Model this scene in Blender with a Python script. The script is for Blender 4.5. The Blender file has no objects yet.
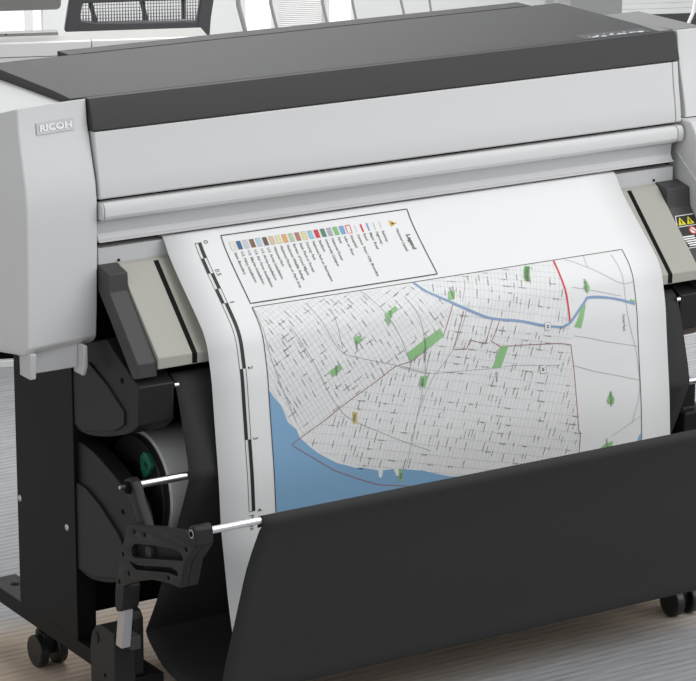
import bpy, bmesh, math, random
from mathutils import Vector, Matrix
random.seed(7)
SC = bpy.context.scene
COL = SC.collection

# ------------------------------------------------------------------ materials
def mat(name, rgb, rough=.5, metal=0., spec=.5, noise=0., nscale=40., bump=0., stretch=(1,1,1), coat=0.):
    m = bpy.data.materials.new(name); m.use_nodes = True
    nt = m.node_tree; b = nt.nodes['Principled BSDF']
    c = tuple(rgb)+(1.,) if not isinstance(rgb, (int, float)) else (rgb, rgb, rgb, 1.)
    b.inputs['Base Color'].default_value = c
    b.inputs['Roughness'].default_value = rough
    b.inputs['Metallic'].default_value = metal
    b.inputs['Specular IOR Level'].default_value = spec
    b.inputs['Coat Weight'].default_value = coat
    tc = nt.nodes.new('ShaderNodeTexCoord'); mp = nt.nodes.new('ShaderNodeMapping')
    mp.inputs['Scale'].default_value = stretch
    nz = nt.nodes.new('ShaderNodeTexNoise'); nz.inputs['Scale'].default_value = nscale; nz.inputs['Detail'].default_value = 3
    nt.links.new(tc.outputs['Object'], mp.inputs['Vector']); nt.links.new(mp.outputs['Vector'], nz.inputs['Vector'])
    if noise:
        mx = nt.nodes.new('ShaderNodeMix'); mx.data_type = 'RGBA'
        mx.inputs['A'].default_value = tuple(max(0, v*(1-noise)) for v in c[:3])+(1,)
        mx.inputs['B'].default_value = tuple(min(1, v*(1+noise)) for v in c[:3])+(1,)
        nt.links.new(nz.outputs['Fac'], mx.inputs['Factor']); nt.links.new(mx.outputs['Result'], b.inputs['Base Color'])
    if bump:
        bp = nt.nodes.new('ShaderNodeBump'); bp.inputs['Strength'].default_value = bump; bp.inputs['Distance'].default_value = .001
        nt.links.new(nz.outputs['Fac'], bp.inputs['Height']); nt.links.new(bp.outputs['Normal'], b.inputs['Normal'])
    return m
WHITE = mat('casing_white', (.68,.68,.68), .5, noise=.01, nscale=300, bump=.05)
WHITE2 = mat('casing_light_grey', (.60,.60,.605), .45, noise=.01, nscale=300)
LIDM = mat('lid_charcoal', (.046,.046,.047), .5, spec=.25, noise=.03, nscale=500, bump=.05)
BEIGE = mat('guide_beige', (.42,.41,.365), .5, noise=.02, nscale=300)
STRIPE = mat('guide_groove_black', (.006,.006,.006), .7, spec=.15, noise=.05)
CAPM = mat('cap_dark_grey', (.055,.055,.056), .5, spec=.4, noise=.04, nscale=400)
BLACK = mat('plastic_black', (.014,.014,.0142), .5, spec=.35, noise=.04, nscale=400)
BLACK2 = mat('plastic_black_raised', (.017,.017,.0173), .48, spec=.35, noise=.04, nscale=400)
STEELB = mat('black_powder_coat', (.007,.007,.0072), .5, spec=.2, noise=.04, nscale=500, bump=.05)
VOID = mat('interior_black', (.004,.004,.004), .8, spec=.1, noise=.05)
CLOTH = mat('basket_cloth', (.030,.030,.030), .85, noise=.12, nscale=700, bump=.25, stretch=(.3,1,1))
CHROME = mat('polished_steel', (.90,.90,.91), .30, metal=1., noise=.01)
SILVER = mat('satin_aluminium', (.62,.62,.63), .35, metal=.8, noise=.02)
GREEN = mat('clip_green', (.02,.16,.09), .45, noise=.03)
ROLLP = mat('roll_paper', (.85,.85,.85), .6, noise=.01)
PAPER = mat('print_paper', (.84,.84,.84), .55, noise=.006, nscale=200)
RUBBER = mat('caster_rubber', (.012,.012,.013), .38, noise=.05)
LOGOW = mat('logo_white', (.95,.95,.95), .35, noise=.01)
LOGOG = mat('logo_grey', (.60,.60,.60), .4, noise=.01)
def ink(name, rgb): return mat('ink_'+name, rgb, .55, noise=.01)
INKK = ink('black', (.02,.02,.02)); INKT = ink('text_grey', (.17,.17,.17)); INKN = ink('street_name_grey', (.27,.27,.27)); INKL = ink('line_grey', (.42,.42,.42)); INKS = ink('street_grey', (.63,.63,.63))
INKW = ink('water_blue', (.235,.43,.64)); INKG = ink('park_green', (.28,.54,.24)); INKR = ink('boundary_purple', (.33,.14,.17))
INKB = ink('highway_blue', (.25,.37,.57)); INKRD = ink('road_red', (.72,.05,.07)); INKY = ink('yellow', (.62,.52,.15)); INKA = ink('land_shade', (.83,.83,.83))

# ------------------------------------------------------------------ mesh helpers
def link(o, parent=None):
    COL.objects.link(o)
    if parent: o.parent = parent
    return o
def finish(name, bm, m, parent=None, bevel=0., seg=2, smooth=35, label=None):
    bmesh.ops.recalc_face_normals(bm, faces=bm.faces)
    me = bpy.data.meshes.new(name); bm.to_mesh(me); bm.free()
    me.materials.append(m)
    o = link(bpy.data.objects.new(name, me), parent)
    if smooth:
        me.shade_smooth(); me.set_sharp_from_angle(angle=math.radians(smooth))
    if bevel:
        b = o.modifiers.new('bevel', 'BEVEL'); b.width = bevel; b.segments = seg; b.limit_method = 'ANGLE'; b.angle_limit = math.radians(30); b.harden_normals = False
    if label: o['label'] = label
    return o
def add_prism(bm, poly, x0, x1, poly1=None):
    """closed outline in (y, z), swept along x"""
    poly1 = poly1 or poly
    a = [bm.verts.new((x0, y, z)) for y, z in poly]; b = [bm.verts.new((x1, y, z)) for y, z in poly1]
    n = len(poly)
    bm.faces.new(a); bm.faces.new(b[::-1])
    for i in range(n):
        bm.faces.new((a[i], a[(i+1) % n], b[(i+1) % n], b[i]))
def add_box(bm, x0, x1, y0, y1, z0, z1):
    add_prism(bm, [(y0,z0),(y1,z0),(y1,z1),(y0,z1)], x0, x1)
def add_cyl(bm, p, q, r, seg=24, r1=None):
    p, q = Vector(p), Vector(q); d = q-p
    mtx = Matrix.Translation((p+q)/2) @ d.to_track_quat('Z', 'Y').to_matrix().to_4x4()
    bmesh.ops.create_cone(bm, cap_ends=True, segments=seg, radius1=r, radius2=r if r1 is None else r1, depth=d.length, matrix=mtx)
def add_tube(bm, pts, r, seg=10):
    pts = [Vector(p) for p in pts]; rings = []
    for i, p in enumerate(pts):
        t = (pts[min(i+1, len(pts)-1)]-pts[max(i-1, 0)]).normalized()
        q = t.to_track_quat('Z', 'Y')
        rings.append([bm.verts.new(p+q@Vector((r*math.cos(2*math.pi*k/seg), r*math.sin(2*math.pi*k/seg), 0))) for k in range(seg)])
    for a, b in zip(rings, rings[1:]):
        for k in range(seg): bm.faces.new((a[k], a[(k+1) % seg], b[(k+1) % seg], b[k]))
    bm.faces.new(rings[0]); bm.faces.new(rings[-1][::-1])
def prism(name, poly, x0, x1, m, parent, bevel=.002, mir=False, **k):
    if mir: x0, x1 = .914-x1, .914-x0
    bm = bmesh.new(); add_prism(bm, poly, x0, x1); return finish(name, bm, m, parent, bevel, **k)
def box(name, x0, x1, y0, y1, z0, z1, m, parent, bevel=.002, mir=False, **k):
    return prism(name, [(y0,z0),(y1,z0),(y1,z1),(y0,z1)], x0, x1, m, parent, bevel, mir, **k)
def cyl(name, p, q, r, m, parent, mir=False, bevel=0., seg=24, **k):
    if mir: p = (.914-p[0],)+tuple(p[1:]); q = (.914-q[0],)+tuple(q[1:])
    bm = bmesh.new(); add_cyl(bm, p, q, r, seg); return finish(name, bm, m, parent, bevel, **k)
def smooth_poly(pts, n=4):
    """Catmull-Rom through a closed outline"""
    out = []; N = len(pts)
    for i in range(N):
        p0, p1, p2, p3 = pts[i-1], pts[i], pts[(i+1) % N], pts[(i+2) % N]
        for k in range(n):
            t = k/n
            out.append(tuple(.5*((2*p1[j])+(-p0[j]+p2[j])*t+(2*p0[j]-5*p1[j]+4*p2[j]-p3[j])*t*t+(-p0[j]+3*p1[j]-3*p2[j]+p3[j])*t**3) for j in (0, 1)))
    return out
def smooth_line(pts, n=4):
    out = []; N = len(pts)
    for i in range(N-1):
        p0, p1, p2, p3 = pts[max(i-1,0)], pts[i], pts[i+1], pts[min(i+2,N-1)]
        for k in range(n):
            t = k/n
            out.append(tuple(.5*((2*p1[j])+(-p0[j]+p2[j])*t+(2*p0[j]-5*p1[j]+4*p2[j]-p3[j])*t*t+(-p0[j]+3*p1[j]-3*p2[j]+p3[j])*t**3) for j in (0, 1)))
    out.append(tuple(pts[-1])); return out
def circle(cy, cz, r, n=20, cw=False):
    return [(cy+r*math.cos(2*math.pi*k/n), cz+r*math.sin(2*math.pi*k/n)) for k in range(n)]
def plate(name, loops, x0, x1, m, parent, bevel=.0008, mir=False, **k):
    """flat plate in the (y, z) plane with holes: loops[0] the outline, the rest holes"""
    cu = bpy.data.curves.new(name, 'CURVE'); cu.dimensions = '2D'; cu.fill_mode = 'BOTH'
    for lp in loops:
        s = cu.splines.new('POLY'); s.points.add(len(lp)-1); s.use_cyclic_u = True
        for i, (y, z) in enumerate(lp): s.points[i].co = (y, z, 0, 1)
    cu.extrude = abs(x1-x0)/2-bevel; cu.bevel_depth = bevel; cu.bevel_resolution = 1; cu.offset = -bevel
    t = bpy.data.objects.new('t', cu); COL.objects.link(t); bpy.context.view_layer.update()
    me = bpy.data.meshes.new_from_object(t.evaluated_get(bpy.context.evaluated_depsgraph_get()))
    bpy.data.objects.remove(t); bpy.data.curves.remove(cu)
    bm = bmesh.new(); bm.from_mesh(me); bpy.data.meshes.remove(me)
    bmesh.ops.remove_doubles(bm, verts=bm.verts, dist=1e-6)
    xc = (x0+x1)/2
    if mir: xc = .914-xc
    for v in bm.verts: v.co = Vector((xc+v.co.z, v.co.x, v.co.y))
    return finish(name, bm, m, parent, 0, **k)
def text_mesh(s, size, align='LEFT', bold=0.):
    """lettering as a flat triangle list: (verts, faces) in the text's own plane"""
    cu = bpy.data.curves.new('t', 'FONT'); cu.body = s; cu.size = size; cu.align_x = align; cu.resolution_u = 2; cu.offset = bold
    t = bpy.data.objects.new('t', cu); COL.objects.link(t); bpy.context.view_layer.update()
    me = bpy.data.meshes.new_from_object(t.evaluated_get(bpy.context.evaluated_depsgraph_get()))
    vs = [(v.co.x, v.co.y) for v in me.vertices]; fs = [tuple(p.vertices) for p in me.polygons]
    bpy.data.objects.remove(t); bpy.data.curves.remove(cu); bpy.data.meshes.remove(me)
    return vs, fs
def empty(name, loc=(0,0,0), rz=0.):
    o = bpy.data.objects.new(name, None); o.location = loc; o.rotation_euler = (0,0,rz); o.empty_display_size = .1
    return link(o)
def tag(o, label, cat, group=None):
    o['label'] = label; o['category'] = cat
    if group: o['group'] = group
    return o
def structure(o): o['kind'] = 'structure'; return o
FLOOR = -.81
# ================================================================== THE PRINTER
P = empty('wide_format_printer', (.457, .2, FLOOR))
tag(P, 'large white and charcoal wide format printer on a black wheeled stand, printing a street map', 'printer')
INV = Matrix.Translation((-.457, -.2, -FLOOR))
def own(o, parent=P):      # parts are modelled in room coordinates, then hung under the printer
    return o
# --- side cover, left: a bulging front face, its outer corner turned back
def front_y(z):
    pts = [(.245,.034),(.239,.030),(.20,.0255),(.15,.012),(.095,-.003),(.0,.0),(-.12,.006),(-.150,.010),(-.160,.018),(-.165,.030)]
    for (za, ya), (zb, yb) in zip(pts, pts[1:]):
        if z >= zb: return ya+(yb-ya)*(z-za)/(zb-za)
    return pts[-1][1]
def side_cover(mir=False, zb=-.165, label=None):
    zs = [.239,.232,.20,.17,.14,.11,.08,.04,0,-.05,-.10,-.15,-.158,-.163,-.165]
    if mir: zs = [.239,.232,.20,.17,.14,.11,.085]
    plan = [(-.120,0,1),(-.185,-.006,1),(-.2505,-.013,.8),(-.268,.018,.8),(-.30,.085,.6),(-.325,.16,.3),(-.335,.24,.2),(-.335,.38,.1)]
    if mir: plan = [(-.1535,0,1),(-.208,0,1),(-.222,.004,.9),(-.2275,.016,.8),(-.229,.12,.3),(-.229,.230,.1)]
    bm = bmesh.new(); g = []
    for (x, y, w) in plan:
        drop = max(0, -(x+.2505))*.35
        g.append([bm.verts.new((.914-x if mir else x, y+front_y(z)*w+(0 if w == 1 else 0), z-(drop if z > .1 else 0))) for z in zs])
    for a, b in zip(g, g[1:]):
        for i in range(len(zs)-1): bm.faces.new((a[i], a[i+1], b[i+1], b[i]))
    yb = plan[-1][1]+.01; xi = plan[0][0]; xi = .914-xi if mir else xi
    back = [bm.verts.new((xi, yb, z)) for z in zs]
    for i in range(len(zs)-1):
        bm.faces.new((g[-1][i], g[-1][i+1], back[i+1], back[i])); bm.faces.new((back[i], back[i+1], g[0][i+1], g[0][i]))
    bot = [c[-1] for c in g]+[back[-1]]; bm.faces.new(bot)
    nf = 3 if not mir else 2          # the columns that carry the raised front lip
    for c in g[nf:]+[back]:
        c[0].co.z = min(c[0].co.z, .2285 if not mir else .2350); c[1].co.z = c[0].co.z-.004
    step = [bm.verts.new((c[0].co.x+(.004 if c is g[nf-1] and not mir else 0), c[0].co.y+.016, .2285 if not mir else .2350)) for c in g[:nf]]
    for i in range(nf-1): bm.faces.new((g[i][0], g[i+1][0], step[i+1], step[i]))
    bm.faces.new((back[0], g[0][0], step[0])); bm.faces.new((g[nf-1][0], g[nf][0], step[-1]))
    bmesh.ops.contextual_create(bm, geom=step+[c[0] for c in g[nf:]]+[back[0]])
    return finish('side_cover', bm, WHITE, P, .003, smooth=30, label=label)
side_cover(label='white left side cover with the maker name')
rsc = side_cover(True, label='white right side cover')
bm = bmesh.new(); add_box(bm, 1.0365, 1.138, .046, .236, .2285, .2372)  # slab added to put the darker reflection into the cover top's colour
finish('top_reflection_panel', bm, mat('top_reflection_grey', (.22,.22,.22), .45, noise=.01), rsc, .002, label='grey panel added as the darker reflection on top')
# logo plate on the left cover
bm = bmesh.new()
lx0, lx1, lz0, lz1 = -.217, -.147, .1930, .2115
def cover_pt(x, z, off): # point just in front of the left cover
    k = (x+.12)/(-.1305); return Vector((x, -.013*k*1.0+front_y(z)*(1 if x > -.185 else 1-.2*(-.185-x)/.0655)-off, z))
def on_cover(vs, x, z, off): return [cover_pt(x+a, z+b, off) for a, b in vs]
def plate_grid(bm, x0, x1, z0, z1, off, n=6):
    c = [[bm.verts.new(cover_pt(x0+(x1-x0)*i/n, z0+(z1-z0)*j/2, off)) for j in range(3)] for i in range(n+1)]
    for i in range(n):
        for j in range(2): bm.faces.new((c[i][j], c[i+1][j], c[i+1][j+1], c[i][j+1]))
plate_grid(bm, lx0, lx1, lz0, lz1, .0008)
lg = finish('logo_plate', bm, LOGOG, P, smooth=0)
sm = lg.modifiers.new('s', 'SOLIDIFY'); sm.thickness = .0008
vs, fs = text_mesh('RICOH', .0140, bold=.0004)
w = max(v[0] for v in vs)-min(v[0] for v in vs)
bm = bmesh.new(); k = (.060)/w
bv = [bm.verts.new(cover_pt(lx0+.005+v[0]*k, lz0+.0045+v[1], .0026)) for v in vs]
for f in fs:
    try: bm.faces.new([bv[i] for i in f])
    except ValueError: pass
o = finish('lettering', bm, LOGOW, lg, smooth=0); s_ = o.modifiers.new('s', 'SOLIDIFY'); s_.thickness = .0008; s_.offset = 0
# bracket under the left cover
bm = bmesh.new()
add_box(bm, -.236, -.150, .018, .030, -.200, -.160)
add_prism(bm, [(.036,-.160),(.036,-.203),(-.002,-.203),(-.006,-.160)], -.247, -.236)
add_prism(bm, [(.036,-.160),(.036,-.212),(.004,-.212),(-.004,-.195),(-.004,-.160)], -.150, -.1435)
add_box(bm, -.247, -.130, .03, .30, -.172, -.160)
finish('cover_bracket', bm, WHITE2, P, .0015)
# --- lid
bm = bmesh.new()
add_prism(bm, [(.0085,.1885),(.0218,.2335),(.0235,.2362),(.0265,.2382),(.0375,.2392),(.0375,.1885)], -.1185, 1.0590)
finish('lid_front', bm, LIDM, P, .0012, smooth=25)
bm = bmesh.new(); add_prism(bm, [(.0375,.2245),(.0375,.2392),(.10,.2425),(.346,.246),(.346,.2255)], -.1445, 1.0335)
lid = finish('lid', bm, LIDM, P, .0012, label='charcoal flat top lid')
box('lid_groove', .03, .955, .3435, .3447, .2459, .2463, VOID, lid, 0)
box('rear_lid', .0115, .972, .348, .392, .19, .246, LIDM, P, .0012)
# control panel inlay, faint icons
bm = bmesh.new(); add_prism(bm, [(.0380,.2390),(.0380,.23965),(.0700,.24134),(.0700,.2400)], .870, 1.018)
cp = finish('control_panel', bm, mat('panel_gloss', (.05,.052,.058), .45, noise=.02), P)
bm = bmesh.new()
random.seed(3)
icon = [(.886,.048,.004),(.900,.046,.009),(.907,.052,.006),(.916,.044,.010),(.926,.058,.004),(.935,.048,.008),(.941,.055,.006),(.952,.047,.010),(.962,.046,.008),(.968,.056,.005),(.978,.048,.008),(.987,.048,.006),(.998,.046,.012)]
for x, y, r in icon:
    bmesh.ops.create_cone(bm, cap_ends=True, segments=12, radius1=r*.6, radius2=r*.6, depth=.0003, matrix=Matrix.Translation((x,y,.2400+(y-.038)*.0528))@Matrix.Rotation(.0528, 4, 'X')@Matrix.Diagonal((1,.55,1,1)))
finish('panel_icons', bm, mat('icon_pale', (.72,.75,.80), .4, noise=.01), cp, smooth=0)
bm = bmesh.new(); bmesh.ops.create_cone(bm, cap_ends=True, segments=12, radius1=.003, radius2=.003, depth=.0003, matrix=Matrix.Translation((.892,.044,.2404))@Matrix.Rotation(.0528, 4, 'X'))
finish('panel_lamp', bm, mat('lamp_amber', (.75,.68,.40), .4, noise=.01), cp, smooth=0)
# --- front panel, rail and recess
fp = [(.0080,.1865),(.0035,.150),(-.0035,.112),(-.0070,.085),(-.0065,.0805),(-.002,.0785),(.030,.0785),(.030,.1865)]
prism('front_panel', fp, -.1165, 1.0415, WHITE, P, .0015, smooth=25, label='wide white front cover panel')
prism('panel_end_strip', fp, 1.0432, 1.0545, WHITE, P, .0015)
rl = [(-.0075,.0735),(-.0125,.0700),(-.0150,.0640),(-.0150,.0520),(-.0115,.0455),(.010,.0445),(.010,.0735)]
prism('front_rail', rl, -.1125, 1.0415, WHITE, P, .0012, smooth=25)
prism('rail_end_strip', rl, -.1165, -.1140, WHITE, P, .0008); prism('rail_end_strip', rl, 1.0432, 1.0550, WHITE, P, .001)
prism('slot_cover', [(-.0045,.0435),(.006,.038),(.0085,.020),(.0035,.0105),(-.002,.0085),(-.002,.0065),(.030,.0065),(.030,.0435)], -.1165, 1.0450, WHITE2, P, .001, smooth=25)
prism('lower_lip', [(.0045,-.0035),(.0045,-.040),(.030,-.040),(.030,-.0035)], -.1165, 1.0480, WHITE2, P, .001)
cyl('screw', (-.080,.0052,-.027), (-.080,.0025,-.027), .0022, STRIPE, P); cyl('screw', (1.0045,.0052,-.024), (1.0045,.0025,-.024), .0022, STRIPE, P)
# --- dark chassis behind the covers
bm = bmesh.new(); add_box(bm, -.1185, 1.058, .032, .34, -.18, .224)
finish('chassis', bm, VOID, P, 0)
# --- right cartridge housing that bulges forward
bm = bmesh.new()
add_prism(bm, smooth_line([(.05,.083),(-.015,.083),(-.030,.078),(-.052,.045),(-.078,-.02),(-.100,-.10),(-.105,-.19),(-.09,-.23)], 3)+[(.05,-.23)], 1.0605, 1.145)
ch = finish('cartridge_cover', bm, WHITE, P, .006, 3, smooth=30, label='white cartridge cover bulging forward on the right')
bm = bmesh.new(); add_prism(bm, [(.010,.0215),(.010,.0195),(-.0560,-.0292),(-.0575,-.0275)], 1.0590, 1.0606)
finish('seam', bm, WHITE, ch, 0)
# --- paper guide
TR = [(.003,-.0305),(-.004,-.0335),(-.1275,-.1565),(-.1310,-.1600),(-.1310,-.1780),(-.122,-.1800),(-.100,-.155),(.003,-.055)]
gd = prism('paper_guide', TR, -.0825, 1.008, BEIGE, P, .0012, smooth=20, label='beige sloping paper guide')
ST = [(-.005,-.0338),(-.1272,-.1558),(-.1318,-.1602),(-.1318,-.1765),(-.1290,-.1765),(-.1290,-.1625),(-.1262,-.1588),(-.005,-.0380)]
for xc in (-.0165, .9430):
    prism('guide_groove', ST, xc-.0045, xc+.0045, STRIPE, gd, .0003)
    ln = 1 if xc > .5 else -1
CAP = [(.006,-.0300),(-.0330,-.0390),(-.0345,-.0690),(-.1270,-.1660),(-.1270,-.1900),(-.110,-.194),(-.022,-.100),(.006,-.072)]
prism('guide_end_cap', CAP, -.118, -.0830, CAPM, P, .0015)
rc = prism('guide_end_cap', [(.006,-.028),(-.030,-.035),(-.0345,-.0690),(-.1270,-.1700),(-.1270,-.1970),(-.110,-.200),(-.022,-.100),(.006,-.072)], 1.0085, 1.0595, CAPM, P, .0015)
# warning label on the right end cap (slopes with it)
def capxy(x, s, off=.0006):  # s metres down the slope from its top edge
    d = Vector((0,-.0925,-.101)).normalized(); n = Vector((0,-.101,.0925)).normalized()
    return Vector((x,-.0345,-.069))+d*s+n*off
def cap_poly(bm, pts, off): bm.faces.new([bm.verts.new(capxy(x, s, off)) for x, s in pts])
bm = bmesh.new(); cap_poly(bm, [(1.016,.018),(1.056,.018),(1.056,.084),(1.002,.084),(1.002,.070)], .0004)
lb = finish('warning_label', bm, mat('label_black', (.02,.02,.02), .4, noise=.02), rc, smooth=0)
bm = bmesh.new()
for a, b in [((1.016,.018),(1.056,.018)),((1.016,.018),(1.002,.070)),((1.002,.070),(1.002,.084)),((1.002,.084),(1.056,.084)),((1.012,.040),(1.056,.040))]:
    ax, as_ = a; bx, bs = b; dx, ds = bx-ax, bs-as_; L = math.hypot(dx, ds); nx, ns = -ds/L*.0007, dx/L*.0007
    cap_poly(bm, [(ax+nx,as_+ns),(bx+nx,bs+ns),(bx-nx,bs-ns),(ax-nx,as_-ns)], .0008)
for i in range(5): cap_poly(bm, [(1.010+.002*i,.060+.0045*i),(1.038,.060+.0045*i),(1.038,.0625+.0045*i),(1.010+.002*i,.0625+.0045*i)], .0008)
finish('label_print', bm, LOGOW, lb, smooth=0)
bm = bmesh.new()
for x in (1.023, 1.042): cap_poly(bm, [(x-.0085,.037),(x+.0085,.037),(x,.021)], .001)
finish('warning_triangles', bm, mat('sign_yellow', (.80,.72,.03), .4, noise=.01), lb, smooth=0)
bm = bmesh.new()
for x in (1.023, 1.042): cap_poly(bm, [(x-.0012,.035),(x+.0012,.035),(x+.0012,.027),(x-.0012,.027)], .0013)
finish('warning_marks', bm, STRIPE, lb, smooth=0)
bm = bmesh.new()
n = 20; cx_, cs_ = 1.040, .050
for k in range(n):
    a, b = 2*math.pi*k/n, 2*math.pi*(k+1)/n
    cap_poly(bm, [(cx_+r*math.cos(t), cs_+r*math.sin(t)) for r, t in ((.0085,a),(.0085,b),(.006,b),(.006,a))], .001)
cap_poly(bm, [(cx_-.006,cs_-.0045),(cx_-.0045,cs_-.006),(cx_+.006,cs_+.0045),(cx_+.0045,cs_+.006)], .001)
finish('prohibition_ring', bm, mat('sign_red', (.65,.10,.10), .4, noise=.01), lb, smooth=0)
bm = bmesh.new(); cap_poly(bm, [(cx_+.0062*math.cos(t*math.pi/8), cs_+.0062*math.sin(t*math.pi/8)) for t in range(16)], .0006)
finish('ring_field', bm, LOGOW, lb, smooth=0)

# --- stand: pedestals, feet, casters
def stand_side(mir):
    M = dict(mir=mir)
    ped = box('pedestal', -.125, -.089, .0935, .3145, -.7065, -.166 if not mir else -.181, STEELB, P, .0012, **M)
    for y in (.124, .3036):
        for zz in (-.512,):
            bm = bmesh.new(); bmesh.ops.create_uvsphere(bm, u_segments=16, v_segments=8, radius=.006, matrix=Matrix.Translation((1.039 if mir else -.125, y, zz))@Matrix.Diagonal((.5,1,1,1)))
            finish('screw', bm, SILVER, ped)
    ft = box('foot', -.125, -.0685, -.107, .448, -.7346, -.7065, STEELB, P, .0015, **M)
    x = -.0941
    cyl('foot_hole', (x,.399,-.7065), (x,.399,-.7061), .008, VOID, ft, **M)
    for y in (-.105, .262):
        xc = -.100 if not mir else .914+.100
        if mir and y < 0: xc = .9935; y = -.125
        caster = empty('caster', (xc, y, FLOOR)); caster.parent = P
        yo = .02
        bm = bmesh.new(); add_cyl(bm, (xc,y+yo,FLOOR+.050), (xc,y+yo,-.7346), .009, 16); add_box(bm, xc-.008, xc+.008, y-.012, y+yo+.012, FLOOR+.022, FLOOR+.056)
        finish('fork', bm, BLACK, caster, .002); 
        for sx in (-1, 1):
            bm = bmesh.new(); add_cyl(bm, (xc+sx*.009,y,FLOOR+.0285), (xc+sx*.027,y,FLOOR+.0285), .0285, 32)
            wh = finish('wheel', bm, RUBBER, caster, .003, 3)
        caster.location = (xc, y, FLOOR)
        for c in caster.children: c.matrix_parent_inverse = Matrix.Translation((-xc, -y, -FLOOR))
    return ped
stand_side(False); stand_side(True)
un = box('take_up_plate', .998, 1.030, -.105, .0940, -.60, -.372, BLACK, P, .003)
box('take_up_cover', .9905, 1.055, -.125, -.02, -.60, -.426, BLACK2, un, .004)
box('roll_housing', -.0875, 1.0015, .118, .31, -.671, -.181, VOID, P, .002)
# --- roll cover plates left and right
A_ = [(.100,-.182),(.030,-.182),(-.044,-.168),(-.131,-.203),(-.128,-.267),(-.100,-.285),(-.059,-.302),(.005,-.321),(.059,-.330),(.100,-.330)]
A_ = [(.100,-.182),(-.020,-.150),(-.044,-.163),(-.131,-.203)]+smooth_line([(-.128,-.267),(-.100,-.286),(-.059,-.302),(.005,-.321),(.059,-.331),(.100,-.330)], 3)
AR = [(.094,-.233),(.060,-.205),(.035,-.202),(-.027,-.224),(-.085,-.255),(-.084,-.277),(-.050,-.296),(-.013,-.306),(.059,-.324),(.092,-.322)]
B_ = [(.104,-.355)]+smooth_line([(.104,-.355),(.078,-.353),(.040,-.357),(.007,-.365),(-.055,-.385),(-.096,-.409),(-.115,-.447),(-.115,-.475),(-.103,-.502),(-.073,-.542),(-.02,-.568),(.053,-.585),(.104,-.583)], 3)[1:]
BR = [(.104,-.427),(.085,-.424),(.060,-.425),(.011,-.440),(-.052,-.471),(-.075,-.492),(-.082,-.508),(-.072,-.532),(-.049,-.55),(.034,-.574),(.104,-.578)]
for mir in (False, True):
    up = prism('roll_holder', A_, -.119, -.054, BLACK, P, .002, mir, smooth=40)
    prism('holder_panel', AR, -.1225, -.1185, BLACK2, up, .0012, mir, smooth=40)
    cyl('holder_hole', (-.1192,-.075,-.205), (-.1196,-.075,-.205), .005, VOID, up, mir)
    cyl('holder_pin', (-.0535,-.128,-.2095), (-.046,-.128,-.2095), .0042, CHROME, up, mir)
    lo = prism('roll_cover', B_, -.1165, -.085, BLACK, P, .002, mir, smooth=40)
    prism('cover_panel', BR, -.1215, -.1160, BLACK2, lo, .0012, mir, smooth=40)
    for y, z in ((.097,-.396),(.097,-.520),(-.064,-.431)): cyl('cover_hole', (-.1168,y,z), (-.1173,y,z), .0045, VOID, lo, mir)
# --- take-up / basket bars
cyl('support_bar', (-.148,-.160,-.3535), (1.062,-.160,-.3535), .0065, CHROME, P, label='chrome middle support bar')
cyl('front_bar', (-.150,-.394,-.3605), (1.064,-.394,-.3605), .0060, CHROME, P, label='chrome front bar carrying the cloth')
C_OLD = [(-.201,-.387),(-.251,-.389),(-.306,-.377),(-.355,-.369),(-.374,-.370),(-.396,-.374),(-.4165,-.376),(-.4165,-.392),(-.400,-.425),(-.372,-.455),(-.350,-.470),(-.304,-.471),(-.247,-.483),(-.200,-.500),(-.178,-.515),(-.172,-.530),(-.138,-.540),(-.136,-.520),(-.150,-.490),(-.161,-.455),(-.172,-.415)]
SL_OLD = [(-.193,-.444),(-.197,-.434),(-.223,-.427),(-.338,-.400),(-.360,-.402),(-.364,-.410),(-.345,-.420),(-.255,-.440),(-.215,-.452)]
SL2_OLD = [(-.193,-.468),(-.214,-.466),(-.250,-.456),(-.335,-.433),(-.352,-.436),(-.353,-.444),(-.330,-.443),(-.250,-.467),(-.212,-.476)]
C_ = [(-.1996,-.4030),(-.2412,-.3942),(-.2938,-.3806),(-.3395,-.3704),(-.3788,-.3659),(-.4010,-.3760),(-.4010,-.3822),(-.3720,-.4124),(-.3538,-.4613),(-.3140,-.4652),(-.2618,-.4763),(-.2143,-.4941),(-.1779,-.5109),(-.1600,-.5220),(-.1530,-.5400),(-.1349,-.5450),(-.1382,-.5234),(-.1484,-.4961),(-.1557,-.4639),(-.1720,-.4343),(-.1800,-.4100)]
SL = [(-.1935,-.445),(-.205,-.434),(-.2343,-.4258),(-.3329,-.4027),(-.354,-.4025),(-.3638,-.4063),(-.3636,-.4135),(-.2096,-.4560),(-.1960,-.4560)]
SL2 = [(-.1860,-.4680),(-.2150,-.4670),(-.3250,-.4365),(-.3450,-.4368),(-.3480,-.4440),(-.3146,-.4480),(-.2090,-.4760),(-.1990,-.4745)]
holes = [(-.24,-.408),(-.3753,-.3912),(-.166,-.463),(-.1847,-.4903),(-.151,-.5141),(-.317,-.4560),(-.2054,-.4133)]
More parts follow.
